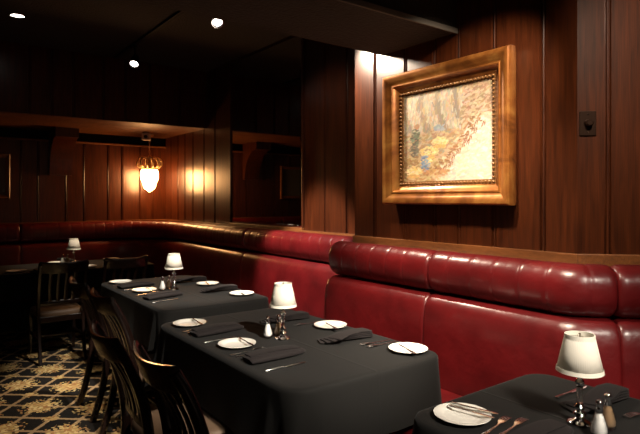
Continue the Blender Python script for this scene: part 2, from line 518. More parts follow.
pr, off = path_right(); pr = clean(pr)
a, b, c = split(pr, [lambda p: p.x > -2.055, lambda p: p.x > -1.25+.115])
banquette(a, off, 'red leather banquette section under the left half of the framed painting')
banquette(b, off, 'red leather banquette section bending round the wall corner behind the nearest lamp')
banquette(c, off, 'red leather banquette section cut off at the right edge of the photo')
pl, off = path_left(); pl = clean(pl)
a, b, c = split(pl, [lambda p: p.x < -4.78, lambda p: p.x < XE+.01 and p.y < 1.0])
banquette(a, off, 'brightly lit red banquette section beneath the tall mirror')
banquette(b, off, 'dark curved banquette section in the corner under the glowing lantern')
banquette(c, off, 'dark banquette section along the end wall at the left edge')

# wooden ledge that fills the gap between the curved banquette and the corner, with its rail
bm = bmesh.new()
full = [(p, n) for p, n in pl]
wallp = []
for p, n in full:
    q = p.copy()
    if p.x < XE+.95-1e-3 and p.y > YL-.95+1e-3:     # in the arc: project to the square corner
        e = p-Vector((XE+.95, YL-.95)); s = .95/max(abs(e.x), abs(e.y)); q = Vector((XE+.95, YL-.95))+e*s
    wallp.append(q)
rings = []
for (p, n), q in zip(full, wallp):
    i = p+n*.045
    rings.append([bm.verts.new((v.x, v.y, z)) for v, z in ((q, 1.13), (q, 1.185), (i, 1.185), (i, 1.13))])
for A, B in zip(rings, rings[1:]):
    for i in range(4):
        j = (i+1) % 4; bm.faces.new((A[i], A[j], B[j], B[i]))
bm.faces.new(rings[0][::-1]); bm.faces.new(rings[-1])
struct('trim_5', bm, 'rail', smooth=False)

# corbel under the soffit on the end wall
bm = bmesh.new()
pf = [(0, SOF), (.42, SOF), (.42, 2.22)]+[(.42-.36*math.sin(t*PI/2), 2.22-.45*(1-math.cos(t*PI/2))) for t in [i/10 for i in range(1, 11)]]+[(0, 1.77)]
A = [bm.verts.new((XE+x, 1.34, z)) for x, z in pf]; B = [bm.verts.new((XE+x, 1.60, z)) for x, z in pf]
bm.faces.new(A); bm.faces.new(B[::-1])
for i in range(len(pf)):
    j = (i+1) % len(pf); bm.faces.new((A[i], B[i], B[j], A[j]))
struct('trim_6', bm, 'panel', smooth=False)

# ------------------------------------------------------------------ mirror
t = empty('wall_mirror', 'tall dark mirror on the panelled wall left of the painting', 'mirror', (-4.755, YL, 1.205))
mw, mh = .69, 1.78
bm = bmesh.new(); box(bm, (-mw+.028, -.009, .028), (mw-.028, -.002, mh-.028)); finish('mirror_glass', bm, 'mirror', t, smooth=False)
bm = bmesh.new()
o4 = [(-mw, 0), (mw, 0), (mw, mh), (-mw, mh)]; i4 = [(-mw+.028, .028), (mw-.028, .028), (mw-.028, mh-.028), (-mw+.028, mh-.028)]
vo = [bm.verts.new((x, -.006, z)) for x, z in o4]; vi = [bm.verts.new((x, -.009, z)) for x, z in i4]; vb = [bm.verts.new((x, -.001, z)) for x, z in o4]
for i in range(4):
    j = (i+1) % 4; bm.faces.new((vo[i], vo[j], vi[j], vi[i])); bm.faces.new((vb[i], vb[j], vo[j], vo[i]))
finish('bevelled_edge', bm, 'bevel', t, smooth=False)
bm = bmesh.new(); box(bm, (-mw-.03, -.03, -.03), (mw+.03, -.001, -.001)); finish('bottom_ledge', bm, 'rail', t, smooth=False, bevel=.004)
for s in (-1, 1):
    bm = bmesh.new(); box(bm, (s*mw-.012+s*.016, -.02, 0), (s*mw+.012+s*.016, -.001, mh)); finish('side_moulding', bm, 'panel', t, smooth=False, bevel=.004)

# ------------------------------------------------------------------ framed painting
FX0, FX1, FZ0, FZ1 = -2.541, -1.609, 1.437, 2.253
FW, FH = FX1-FX0, FZ1-FZ0
t = empty('framed_painting', 'large gilt-framed cafe painting spotlit on the panelled wall', 'painting', ((FX0+FX1)/2, YR, FZ0))
def mould(name, prof, mat, inset0=0):
    """prof: (inset from the outer edge, height off the wall)"""
    bm = bmesh.new(); rings = []
    for sx, sz in ((-1, 0), (1, 0), (1, 1), (-1, 1)):
        ring = []
        for ins, h in prof:
            x = sx*(FW/2-ins); z = ins if sz == 0 else FH-ins
            ring.append(bm.verts.new((x, -h, z)))
        rings.append(ring)
    n = len(prof)
    for k in range(4):
        A, B = rings[k], rings[(k+1) % 4]
        for i in range(n):
            j = (i+1) % n; bm.faces.new((A[i], A[j], B[j], B[i]))
    return finish(name, bm, mat, t, angle=30)
mould('moulding', [(.022, .003), (0, .045), (0, .078), (.003, .094), (.010, .102), (.018, .103), (.030, .099), (.046, .090), (.060, .080), (.068, .077), (.071, .081), (.077, .081), (.081, .072), (.094, .058), (.108, .051), (.115, .046), (.115, .003)], 'gilt')
bm = bmesh.new()
ins = .127
sx0, sx1, sz0, sz1 = -FW/2+ins, FW/2-ins, ins, FH-ins
def beads(a, b, k):
    for i in range(k):
        p = Vector(a).lerp(Vector(b), i/k)
        bmesh.ops.create_icosphere(bm, subdivisions=1, radius=.0085, matrix=Matrix.Translation(p))
beads((sx0, -.052, sz0), (sx1, -.052, sz0), 29); beads((sx1, -.052, sz0), (sx1, -.052, sz1), 24)
beads((sx1, -.052, sz1), (sx0, -.052, sz1), 29); beads((sx0, -.052, sz1), (sx0, -.052, sz0), 24)
for a, b in (((sx0-.013, -.043, sz0-.013), (sx1+.013, -.004, sz0+.013)), ((sx0-.013, -.043, sz1-.013), (sx1+.013, -.004, sz1+.013)),
             ((sx0-.013, -.0428, sz0+.013), (sx0+.013, -.004, sz1-.013)), ((sx1-.013, -.0428, sz0+.013), (sx1+.013, -.004, sz1-.013))):
    box(bm, a, b)
finish('beaded_liner', bm, 'bead', t, angle=60)
# canvas: a fine grid carrying loose brush strokes of a generic cafe interior
NX, NZ = 150, 132
cx0, cx1, cz0, cz1 = sx0+.012, sx1-.012, sz0+.012, sz1-.012
bm = bmesh.new()
grid = [[bm.verts.new((cx0+(cx1-cx0)*i/NX, -.040, cz0+(cz1-cz0)*j/NZ)) for i in range(NX+1)] for j in range(NZ+1)]
for j in range(NZ):
    for i in range(NX): bm.faces.new((grid[j][i], grid[j][i+1], grid[j+1][i+1], grid[j+1][i]))
me = bpy.data.meshes.new('canvas'); bm.to_mesh(me); bm.free(); me.materials.append(M['canvas'])
pix = [[(.62, .46, .28)]*(NX+1) for _ in range(NZ+1)]
def region(u, v):
    edge = .47+.40*(v/.72)+.03*math.sin(v*21)                      # pale floor lies right of this slanting line
    if v < .64 and u > edge: return random.choice([(.70, .56, .42), (.74, .61, .48), (.66, .52, .39), (.76, .66, .55), (.60, .47, .36)])
    if v < .68 and u > edge-.09: return random.choice([(.36, .20, .10), (.62, .46, .30), (.68, .53, .36), (.58, .42, .26), (.66, .54, .40), (.48, .31, .17)])
    if v > .42 and u > .70: return random.choice([(.40, .24, .14), (.52, .36, .22), (.34, .20, .12), (.62, .47, .32), (.58, .42, .28)])
    if v < .30 and u < .45: return random.choice([(.42, .24, .10), (.52, .34, .17), (.33, .18, .08), (.56, .40, .22)])
    if v < .55: return random.choice([(.46, .27, .13), (.54, .38, .22), (.40, .24, .13), (.36, .29, .20), (.58, .43, .26)])
    s = math.sin(u*31+1.5*math.sin(v*9))+random.uniform(-.5, .5)
    if s > .45: return random.choice([(.36, .26, .17), (.31, .25, .19), (.44, .30, .18)])
    return random.choice([(.62, .48, .33), (.56, .42, .28), (.52, .44, .34), (.66, .55, .40), (.44, .38, .31), (.60, .38, .22)])
def stroke(u, v, col, ln, wd, ang):
    ci, cj = u*NX, v*NZ; R = int(ln)+1
    ca, sa = math.cos(ang), math.sin(ang)
    col = tuple(max(0, min(1, c*random.uniform(.88, 1.1))) for c in col)
    for j in range(max(0, int(cj)-R), min(NZ, int(cj)+R)+1):
        for i in range(max(0, int(ci)-R), min(NX, int(ci)+R)+1):
            dx, dy = i-ci, j-cj
            a, b = dx*ca+dy*sa, -dx*sa+dy*ca
            if (a/ln)**2+(b/wd)**2 < 1: pix[j][i] = col
for _ in range(5200):
    u, v = random.random(), random.random()
    up = v > .55 and u < .7
    stroke(u, v, region(u, v), random.uniform(2.5, 6), random.uniform(.9, 1.9), PI/2+random.uniform(-.3, .3) if up else random.uniform(-.6, .9))
def blob(u, v, ru, rv, cols, n):
    for _ in range(n):
        a, r = random.uniform(0, 2*PI), math.sqrt(random.random())
        stroke(u+ru*r*math.cos(a), v+rv*r*math.sin(a), random.choice(cols), random.uniform(2, 4), random.uniform(.8, 1.5), random.uniform(-.4, .4))
for u, v, r in ((.13, .12, .10), (.32, .33, .10), (.45, .43, .085), (.28, .23, .06)):
    blob(u, v, r, r*.55, [(.80, .58, .26), (.84, .66, .36), (.78, .50, .18)], 60)
    blob(u, v-r*.6, r*.8, r*.2, [(.62, .36, .12), (.70, .42, .16)], 25)
blob(.15, .50, .05, .10, [(.16, .17, .11), (.22, .24, .15), (.12, .10, .07)], 60)      # seated figure in dark green
blob(.14, .36, .05, .08, [(.14, .11, .08), (.20, .17, .12)], 40)
blob(.27, .20, .05, .09, [(.20, .27, .36), (.28, .36, .44), (.15, .20, .28)], 45)
blob(.45, .58, .07, .035, [(.30, .34, .38), (.40, .42, .42)], 30)
blob(.17, .62, .025, .03, [(.45, .24, .13)], 14)
for k in range(16):
    f = k/15; u, v = .44+.42*f, .12+.52*f
    u += random.uniform(-.035, .03); v += random.uniform(-.03, .03)
    blob(u, v, .014, .026, [(.30, .14, .06), (.24, .11, .06), (.42, .22, .10)], 4)
    stroke(u+.03, v-.05, (.25, .11, .05), 5, .8, 1.2); stroke(u+.05, v-.04, (.30, .14, .07), 5, .8, 1.35)
blob(.40, .10, .14, .03, [(.50, .27, .12), (.40, .20, .09)], 40)
at = me.color_attributes.new('pigment', 'FLOAT_COLOR', 'POINT')
buf = []
for j in range(NZ+1):
    for i in range(NX+1): buf += [*pix[j][i], 1.0]
at.data.foreach_set('color', buf)
cv = bpy.data.objects.new('canvas', me); COL.objects.link(cv); cv.parent = t
bm = bmesh.new(); box(bm, (cx0, -.0395, cz0), (cx1, -.006, cz1)); finish('stretcher_board', bm, 'chairwood', t, smooth=False)

# small framed picture on the end wall at the left edge
t = empty('small_picture', 'small dark framed picture on the end wall at the left edge', 'picture', (XE, .67, 1.47))
bm = bmesh.new()
prof = [(0, .003), (0, .03), (.012, .04), (.04, .028), (.05, .02), (.05, .003)]
rings = []
for sy, szz in ((-1, 0), (1, 0), (1, 1), (-1, 1)):
    rings.append([bm.verts.new((h, sy*(.245-i), i if szz == 0 else .54-i)) for i, h in prof])
for k in range(4):
    A, B = rings[k], rings[(k+1) % 4]
    for i in range(len(prof)):
        j = (i+1) % len(prof); bm.faces.new((A[i], A[j], B[j], B[i]))
finish('frame', bm, 'rail', t, angle=30)
bm = bmesh.new(); box(bm, (.003, -.2, .045), (.018, .2, .495)); finish('print', bm, plain('dim_print', (.10, .09, .07), .5), t, smooth=False)

# ------------------------------------------------------------------ dimmer on the corner wall
s = .045
n45 = Vector((d45, -d45, 0)); pos = Vector((XC+s*d45, YR+s*d45, 1.825))
t = empty('dimmer_switch', 'dark bronze rotary dimmer plate on the wall right of the painting', 'light switch', pos, PI/4)
bm = bmesh.new(); box(bm, (-.038, -.008, -.058), (.038, 0, .058)); finish('plate', bm, 'bronze', t, smooth=False, bevel=.003)
bm = bmesh.new(); lathe(bm, [(0, .03), (.012, .03), (.016, .026), (.017, .004), (.019, 0), (0, 0)], 20)
bmesh.ops.rotate(bm, verts=bm.verts, cent=(0, 0, 0), matrix=Matrix.Rotation(PI/2, 3, 'X')); bmesh.ops.translate(bm, verts=bm.verts, vec=(0, -.008, 0))
finish('knob', bm, 'bronze', t)
for z in (-.042, .042):
    bm = bmesh.new(); bmesh.ops.create_icosphere(bm, subdivisions=1, radius=.004, matrix=Matrix.Translation((0, -.008, z))); finish('screw', bm, 'bronze', t)

# ------------------------------------------------------------------ lantern in the far corner
PX, PY = -7.15, 2.51
t = empty('pendant_lantern', 'glowing frosted lantern with a brass crown hanging in the far corner', 'pendant lamp', (PX, PY, SOF))
bm = bmesh.new(); lathe(bm, [(0, 0), (.06, 0), (.055, -.02), (.015, -.035), (0, -.035)], 20); finish('ceiling_rose', bm, 'brass', t)
bm = bmesh.new()
for k in range(9):
    z = -.045-.03*k
    pts = [Vector((.008*math.cos(q) if k % 2 else 0, 0 if k % 2 else .008*math.cos(q), z+.018*math.sin(q))) for q in [2*PI*i/10 for i in range(11)]]
    tube(bm, pts, .0028, 6, up=(0, 1, 0) if k % 2 else (1, 0, 0))
finish('chain', bm, 'brass', t)
bm = bmesh.new()
for k in range(12):
    a = 2*PI*k/12
    pts = bez((.015, 0, -.31), (.15, 0, -.285), (.165, 0, -.375), 8)+bez((.165, 0, -.375), (.17, 0, -.43), (.10, 0, -.445), 6)[1:]
    pts = [Matrix.Rotation(a, 3, 'Z') @ p for p in pts]
    tube(bm, pts, [.0095]*len(pts), 6, up=(-math.sin(a), math.cos(a), 0.01))
finish('crown', bm, 'brass', t)
bm = bmesh.new(); lathe(bm, [(.012, -.305), (.025, -.32), (.02, -.34), (.012, -.36), (.012, -.43), (.10, -.435), (.112, -.445), (.112, -.465), (.10, -.47), (0, -.47)], 24)
finish('collar', bm, 'brass', t)
bm = bmesh.new()
lathe(bm, [(.10, -.471), (.116, -.50), (.118, -.55), (.112, -.595), (.092, -.64), (.083, -.66), (.080, -.69), (.062, -.725), (.030, -.745), (.012, -.762), (0, -.765)], 32, rmod=lambda i: .03*math.cos(i*PI*8/16))
finish('glass_globe', bm, 'lantern', t)

# security camera under the soffit
t = empty('security_camera', 'small pale security camera box mounted above the lantern', 'camera', (-6.95, 2.40, SOF), -.5)
bm = bmesh.new(); box(bm, (-.05, -.05, -.10), (.06, .05, -.015)); finish('body', bm, 'camera', t, smooth=False, bevel=.008)
bm = bmesh.new(); box(bm, (-.02, -.02, -.02), (.02, .02, 0)); finish('bracket', bm, 'camera', t, smooth=False)
bm = bmesh.new(); lathe(bm, [(0, .012), (.022, .010), (.024, 0), (0, 0)], 16)
bmesh.ops.rotate(bm, verts=bm.verts, cent=(0, 0, 0), matrix=Matrix.Rotation(PI/2, 3, 'Y')); bmesh.ops.translate(bm, verts=bm.verts, vec=(.058, 0, -.058))
finish('lens', bm, 'lens', t)

# ------------------------------------------------------------------ ceiling lamps
def track_head(loc, aim, label, glow):
    """loc = pivot of the lamp body; aim = direction it points"""
    t = empty('track_spotlight', label, 'spotlight', loc, 0, 'track spotlights')
    q = Vector(aim).normalized().to_track_quat('-Z', 'Y').to_matrix()
    bm = bmesh.new(); box(bm, (-.03, -.012, CZ-loc[2]-.045), (.03, .012, CZ-loc[2]-.022)); finish('track_adapter', bm, 'black', t, smooth=False)
    bm = bmesh.new(); tube(bm, [(0, 0, CZ-loc[2]-.03), (0, 0, .02)], .006, 8, up=(1, 0, 0)); finish('stem', bm, 'black', t)
    bm = bmesh.new(); lathe(bm, [(0, .07), (.03, .068), (.036, .05), (.04, 0), (.046, -.045), (.046, -.05), (.040, -.05), (.040, -.03), (0, -.028)], 24)
    bmesh.ops.rotate(bm, verts=bm.verts, cent=(0, 0, 0), matrix=q); finish('lamp_body', bm, 'black', t)
    bm = bmesh.new(); lathe(bm, [(0, -.034), (.039, -.034), (.039, -.031), (0, -.031)], 20)
    bmesh.ops.rotate(bm, verts=bm.verts, cent=(0, 0, 0), matrix=q); finish('lens', bm, glow, t)
    bm = bmesh.new(); lathe(bm, [(.040, -.05), (.049, -.05), (.049, -.044), (.040, -.044)], 24)
    bmesh.ops.rotate(bm, verts=bm.verts, cent=(0, 0, 0), matrix=q); finish('front_ring', bm, 'chrome', t)
    return t
bm = bmesh.new(); box(bm, (-6.05, 1.73, CZ-.022), (-3.4, 1.765, CZ)); o = finish('track_rail', bm, 'black', smooth=False, bevel=.003)
tag(o, 'black lighting track on the dark ceiling beyond the beam', 'track')
H1 = (-5.40, 1.747, 2.84)
track_head(H1, (.55, -.32, -.80), 'lit track spotlight hanging at the middle of the dark ceiling', 'lampglow')
bm = bmesh.new(); box(bm, (-4.06, 1.955, CZ-.022), (-2.9, 1.99, CZ)); o = finish('track_rail', bm, 'black', smooth=False, bevel=.003)
tag(o, 'short lighting track nearer the mirror, partly hidden by the beam', 'track')
H2 = (-4.03, 1.972, 2.935)
track_head(H2, (.62, -.22, -.75), 'lit spotlight just under the edge of the ceiling beam', 'lampglow')
t = empty('recessed_downlight', 'lit recessed downlight in the ceiling at the top left', 'downlight', (-5.17, .69, CZ))
bm = bmesh.new(); lathe(bm, [(.052, 0), (.07, 0), (.07, -.006), (.052, -.010), (.050, -.002)], 28); finish('trim_ring', bm, 'chrome', t)
bm = bmesh.new(); lathe(bm, [(0, -.001), (.049, -.001), (.049, -.004), (0, -.004)], 28); finish('lens', bm, 'lampglow', t)

# ------------------------------------------------------------------ tables
TZ = .75
def table(x0, x1, y0, y1, label, clabel, hem_near=.47, hem_far=.488, seed=0):
    cx, cy = (x0+x1)/2, (y0+y1)/2; a, b = (x1-x0)/2, (y1-y0)/2
    t = empty('dining_table', label, 'table', (cx, cy, 0), 0, 'restaurant tables')
    bm = bmesh.new(); rt = .08; A0 = []
    for (sx, sy, q0) in ((1, -1, -PI/2), (1, 1, 0), (-1, 1, PI/2), (-1, -1, PI)):
        A0 += [(sx*(a-.012-rt)+rt*math.cos(q0+PI/2*i/8), sy*(b-.012-rt)+rt*math.sin(q0+PI/2*i/8)) for i in range(9)]
    lo = [bm.verts.new((x, y, .712)) for x, y in A0]; hi = [bm.verts.new((x, y, .747)) for x, y in A0]
    bm.faces.new(lo[::-1]); bm.faces.new(hi)
    for i in range(len(A0)): bm.faces.new((lo[i], lo[(i+1) % len(A0)], hi[(i+1) % len(A0)], hi[i]))
    finish('tabletop', bm, 'chairwood', t)
    for s in ((-1, 1) if a > .5 else (0,)):
        ped = s*(a-.34)
        bm = bmesh.new(); lathe(bm, [(.045, .04), (.03, .06), (.026, .12), (.026, .64), (.05, .69), (.12, .711)], 20, cx=ped); finish('pedestal', bm, 'black', t)
        bm = bmesh.new(); yb = min(b-.08, .30)
        for q in range(4):
            v = Vector((1, 0, 0)) if q % 2 == 0 else Vector((0, 1, 0))
            e = .22*(1 if q < 2 else -1)
            p = [Vector((ped, 0, .045))+v*e*f+Vector((0, 0, -.03*f)) for f in (0, .5, 1)]
            sweep(bm, p, [ell(.03, .018, 8, 4), ell(.026, .016, 8, 4), ell(.02, .012, 8, 4)])
        finish('base', bm, 'black', t)
    rnd = random.Random(seed)
    # cloth: rounded rectangle rings
    r = .085; pts = []
    def add(px, py, nx, ny, cor): pts.append((px, py, nx, ny, cor))
    for (sx, sy, a0) in ((1, -1, -PI/2), (1, 1, 0), (-1, 1, PI/2), (-1, -1, PI)):
        for i in range(13):
            an = a0+PI/2*i/12
            add(sx*(a-r)+r*math.cos(an), sy*(b-r)+r*math.sin(an), math.cos(an), math.sin(an), math.sin(PI*i/12))
        k = 80 if sx*sy > 0 else 56   # following straight edge
        an = a0+PI/2; nx, ny = math.cos(an), math.sin(an)
        p0 = (pts[-1][0], pts[-1][1]); tx, ty = -ny, nx
        Ls = 2*(a-r) if abs(tx) > .5 else 2*(b-r)
        for i in range(1, k): add(p0[0]+tx*Ls*i/k, p0[1]+ty*Ls*i/k, nx, ny, 0)
    n = len(pts); bm = bmesh.new()
    ph = [rnd.uniform(0, 6) for _ in range(4)]
    def ring(out, z): return [bm.verts.new((p[0]+p[2]*out, p[1]+p[3]*out, z)) for p in pts]
    rings = []
    for f in (.3, .7): rings.append([bm.verts.new((p[0]*f, p[1]*f, TZ)) for p in pts])
    rings += [ring(-.02, TZ), ring(-.002, TZ-.0008), ring(.006, TZ-.004), ring(.010, TZ-.010), ring(.012, TZ-.020)]
    acc = [0]
    for i in range(1, n): acc.append(acc[-1]+math.hypot(pts[i][0]-pts[i-1][0], pts[i][1]-pts[i-1][1]))
    nearc = [acc[6], acc[max(i for i in range(n) if pts[i][4] > .9 and pts[i][1] < 0 and pts[i][0] < 0)]]
    NR = 14
    for k in range(1, NR+1):
        f = k/NR; rg = []
        for i, p in enumerate(pts):
            s = acc[i]
            near = p[1] < 0
            hem = hem_near if p[1] < -b*.5 else hem_far
            if near and p[4]: hem -= .09*p[4]
            fold = .011*math.sin(s*13+ph[0])+.008*math.sin(s*27+ph[1])
            fold *= .35 if not p[4] else 1
            # deep flute at each corner
            ds = min((abs(s-c) for c in nearc), key=abs); ds = min(ds, abs(acc[-1]-s+nearc[0]) if nearc else 9)
            wgt = math.exp(-(ds/.11)**2)
            fl = (wgt*(.030+.046*math.cos(ds*2*PI/.125))) if near else p[4]*.02
            o = .012+.016*f+(fold+fl)*f**1.3
            if not near: o = min(o, .04)
            z = TZ-.02+(hem-(TZ-.02))*f
            rg.append(bm.verts.new((p[0]+p[2]*o, p[1]+p[3]*o, z)))
        rings.append(rg)
    for A, B in zip(rings, rings[1:]):
        for i in range(n):
            j = (i+1) % n; bm.faces.new((A[i], A[j], B[j], B[i]))
    bm.faces.new(rings[0])
    o = finish('tablecloth', bm, 'cloth', angle=60, loc=(cx, cy, 0))
    tag(o, clabel, 'tablecloth', 'black tablecloths')
    return t

T = [
 table(-1.265, .16, 1.31, 2.085, 'dining table in the right foreground under a black cloth', 'black cloth on the right foreground table', seed=1),
 table(-3.06, -1.665, 1.125, 1.965, 'dining table at the centre of the photo with four settings', 'black cloth on the centre table, hanging in folds at its near corner', seed=2),
 table(-4.87, -3.37, 1.28, 2.08, 'dining table in the middle distance before the mirror', 'black cloth on the middle-distance table before the mirror', seed=3),
]
# the table along the end wall runs the other way
t = table(-6.74, -5.92, .50, 2.14, 'far table against the end wall in shadow', 'black cloth on the far shadowed table', hem_near=.50, hem_far=.50, seed=4)

# ------------------------------------------------------------------ table lamp
lamp = empty('table_lamp', 'chrome table lamp with a pleated cream shade on the right foreground table', 'lamp', (-.884, 1.702, TZ+.001), 0, 'table lamps')
bm = bmesh.new(); lathe(bm, [(0, 0), (.037, 0), (.038, .004), (.032, .010), (.020, .014), (.013, .020), (.017, .026), (.020, .032), (.015, .039), (.009, .043), (0, .043)], 28); finish('base', bm, 'chrome', lamp)
bm = bmesh.new(); lathe(bm, [(0, .043), (.010, .043), (.0135, .048), (.016, .055), (.011, .062), (.009, .066), (0, .066)], 20)
finish('stem', bm, 'chrome', lamp)
bm = bmesh.new(); lathe(bm, [(0, .118), (.009, .118), (.013, .122), (.012, .128), (.015, .135), (.010, .143), (.007, .150), (.007, .20), (0, .20)], 20)
finish('lamp_socket', bm, 'chrome', lamp)
bm = bmesh.new(); lathe(bm, [(0, .066), (.009, .067), (.010, .072), (.010, .112), (.009, .117), (0, .118)], 12); finish('crystal_column', bm, 'crystal', lamp, angle=20)
SB, ST = .170, .284
def pleats(i): return .010*(1 if i % 2 else -1)
bm = bmesh.new()
lathe(bm, [(.0695, SB), (.0567, SB+(ST-SB)*.5), (.0440, ST), (.0426, ST), (.0553, SB+(ST-SB)*.5), (.0681, SB), (.0695, SB)], 120, rmod=pleats)
sh = finish('shade', bm, 'shade', lamp, angle=180)
bm = bmesh.new(); lathe(bm, [(.0711, SB-.002), (.0696, SB+.011), (.0686, SB+.011), (.0680, SB-.002), (.0711, SB-.002)], 48); finish('lower_binding', bm, 'trim', sh)
bm = bmesh.new(); lathe(bm, [(.0466, ST-.012), (.0454, ST+.003), (.0422, ST+.003), (.0432, ST-.012), (.0466, ST-.012)], 48); finish('upper_binding', bm, 'trim', sh)
bm = bmesh.new()
for k in range(3):
    aa = 2*PI*k/3; tube(bm, [(.007*math.cos(aa), .007*math.sin(aa), .262), (.0435*math.cos(aa), .0435*math.sin(aa), .268)], .0012, 6)
lathe(bm, [(0, .252), (.007, .254), (.007, .270), (.004, .278), (.004, .288), (0, .290)], 12); finish('shade_carrier', bm, 'chrome', lamp)
bm = bmesh.new(); lathe(bm, [(0, .20), (.010, .20), (.011, .21), (.019, .228), (.018, .240), (.010, .250), (0, .2515)], 16); finish('bulb', bm, 'bulb', lamp)
dup(lamp, (-2.336, 1.514, TZ+.001), .5, 'chrome table lamp with a pleated cream shade on the centre table')
dup(lamp, (-4.111, 1.639, TZ+.001), 1.1, 'chrome table lamp on the middle-distance table before the mirror')
dup(lamp, (-6.34, 1.39, TZ+.001), 1.7, 'farthest table lamp, on the shadowed table by the end wall')

# ------------------------------------------------------------------ shakers
def shaker(fill, matname, label, loc):
    t = empty('%s_shaker' % fill, label, 'shaker', loc, 0, 'salt and pepper shakers')
    bm = bmesh.new(); lathe(bm, [(0, 0), (.017, 0), (.023, .004), (.026, .014), (.026, .026), (.021, .046), (.014, .064), (.0095, .078), (.0075, .078), (.012, .063), (.0185, .046), (.0235, .026), (.0235, .014), (.016, .006), (0, .006)], 24)
    finish('glass_body', bm, 'glass', t)
    bm = bmesh.new(); lathe(bm, [(0, .0065), (.0155, .0065), (.0228, .0145), (.0228, .026), (.0178, .046), (.0125, .062), (.009, .072), (0, .073)], 20); finish('contents', bm, matname, t)
    bm = bmesh.new(); lathe(bm, [(.0102, .074), (.0112, .080), (.0112, .088), (.0095, .096), (.0105, .101), (.009, .108), (.004, .112), (0, .112)], 20); finish('cap', bm, 'chrome', t)
    return t
Z1 = TZ+.001
ss = shaker('salt', 'salt', 'glass salt shaker with chrome cap beside the right foreground lamp', (-.800, 1.655, Z1))
pp = shaker('pepper', 'pepper', 'glass pepper shaker with chrome cap beside the right foreground lamp', (-.812, 1.735, Z1))
for nm, (x, y), (x2, y2) in (('centre-table', (-2.403, 1.464), (-2.400, 1.527)), ('middle-distance', (-4.150, 1.560), (-4.18, 1.625)), ('far shadowed', (-6.42, 1.29), (-6.46, 1.35))):
    dup(ss, (x, y, Z1), 0, 'glass salt shaker next to the %s lamp' % nm)
    dup(pp, (x2, y2, Z1), 0, 'glass pepper shaker next to the %s lamp' % nm)

# ------------------------------------------------------------------ plates
def make_plate():
    bm = bmesh.new()
    lathe(bm, [(0, .0055), (.055, .0055), (.064, .0075), (.070, .0115), (.090, .0165), (.0925, .0165), (.0925, .0145), (.072, .007), (.058, .001), (.050, 0), (0, .0005)], 56)
    return finish('bread_plate', bm, 'china', angle=60)
plate0 = make_plate()
used = []
def put(proto, loc, rz, label, group):
    o = proto if proto not in used else proto.copy()
    if o is proto: used.append(proto)
    else: COL.objects.link(o)
    o.location = loc; o.rotation_euler = (0, 0, rz); o['label'] = label; o['group'] = group
    return o
plate0['category'] = 'plate'
PLATES = [
 ((-1.138, 1.437), 'white bread plate on the right foreground table, at bottom of the photo'),
 ((-2.36, 1.262), 'white bread plate on the centre table, nearest the two foreground chairs'),
 ((-2.915, 1.255), 'white bread plate at the far left corner of the centre table'),
 ((-2.393, 1.868), 'white bread plate on the bench side of the centre table, right of its lamp'),
 ((-1.795, 1.868), 'white bread plate at the right corner of the centre table by the bench'),
 ((-4.73, 1.41), 'white bread plate at the left corner of the middle-distance table'),
 ((-4.19, 1.43), 'white bread plate left of the lamp on the middle-distance table'),
 ((-4.19, 1.965), 'white bread plate on the bench side behind the middle-distance lamp'),
 ((-3.60, 1.965), 'white bread plate at the right corner of the middle-distance table by the bench'),
 ((-6.05, .80), 'white bread plate nearest the left edge, on the far shadowed table'),
 ((-6.04, 1.46), 'bread plate on the far shadowed table, seen between chair backs'),
 ((-6.60, 1.27), 'bread plate beside the shakers of the far shadowed table'),
 ((-6.60, 1.86), 'bread plate at the right end of the far shadowed table'),
]
for (x, y), lb in PLATES: put(plate0, (x, y, Z1), 0, lb, 'white bread plates')

# ------------------------------------------------------------------ cutlery (lying along +Y, handle end at the origin)
def make_fork():
    bm = bmesh.new(); zs = lambda v: .003+.010*max(0, (v-.10)/.09)**.8*math.sin(min(1, max(0, (v-.09)/.11))*PI)
    hp = [(0, .0065), (.004, .0085), (.03, .0075), (.07, .0045), (.11, .0035), (.125, .005), (.132, .010), (.14, .0115), (.146, .0118)]
    pts = [(0, v, zs(v)) for v, w in hp]
    sweep(bm, pts, [ell(w, .0014, 8, 3) for v, w in hp])
    for k in range(4):
        x = (-1.5+k)*.0068
        tp = [(x, .145+.0475*f, zs(.145+.0475*f)) for f in (0, .3, .6, .85, 1)]
        sweep(bm, tp, [ell(w, .0012, 6, 2.5) for w in (.0026, .0023, .0020, .0015, .0006)])
    return finish('fork', bm, 'steel', angle=50)
def make_knife():
    bm = bmesh.new()
    hp = [(0, .0055, .003), (.004, .0075, .004), (.05, .006, .0038), (.085, .0045, .0035), (.092, .006, .003), (.10, .0085, .0011), (.16, .0095, .0009), (.19, .009, .0008), (.205, .005, .0006), (.210, .001, .0004)]
    sweep(bm, [(0, v, .004) for v, w, h in hp], [ell(w, h, 10, 3) for v, w, h in hp])
    return finish('dinner_knife', bm, 'steel', angle=50)
def make_butter():
    bm = bmesh.new()
    hp = [(0, .0045, .003), (.004, .006, .0035), (.04, .0048, .003), (.085, .0038, .0026), (.092, .005, .0016), (.10, .0075, .0009), (.14, .0085, .0008), (.155, .006, .0007), (.162, .001, .0004)]
    sweep(bm, [(0, v-.081, .0) for v, w, h in hp], [ell(w, h, 10, 3) for v, w, h in hp])
    return finish('butter_knife', bm, 'steel', angle=50)
fork0, knife0, butter0 = make_fork(), make_knife(), make_butter()
fork0['category'] = 'fork'; knife0['category'] = 'knife'; butter0['category'] = 'butter knife'

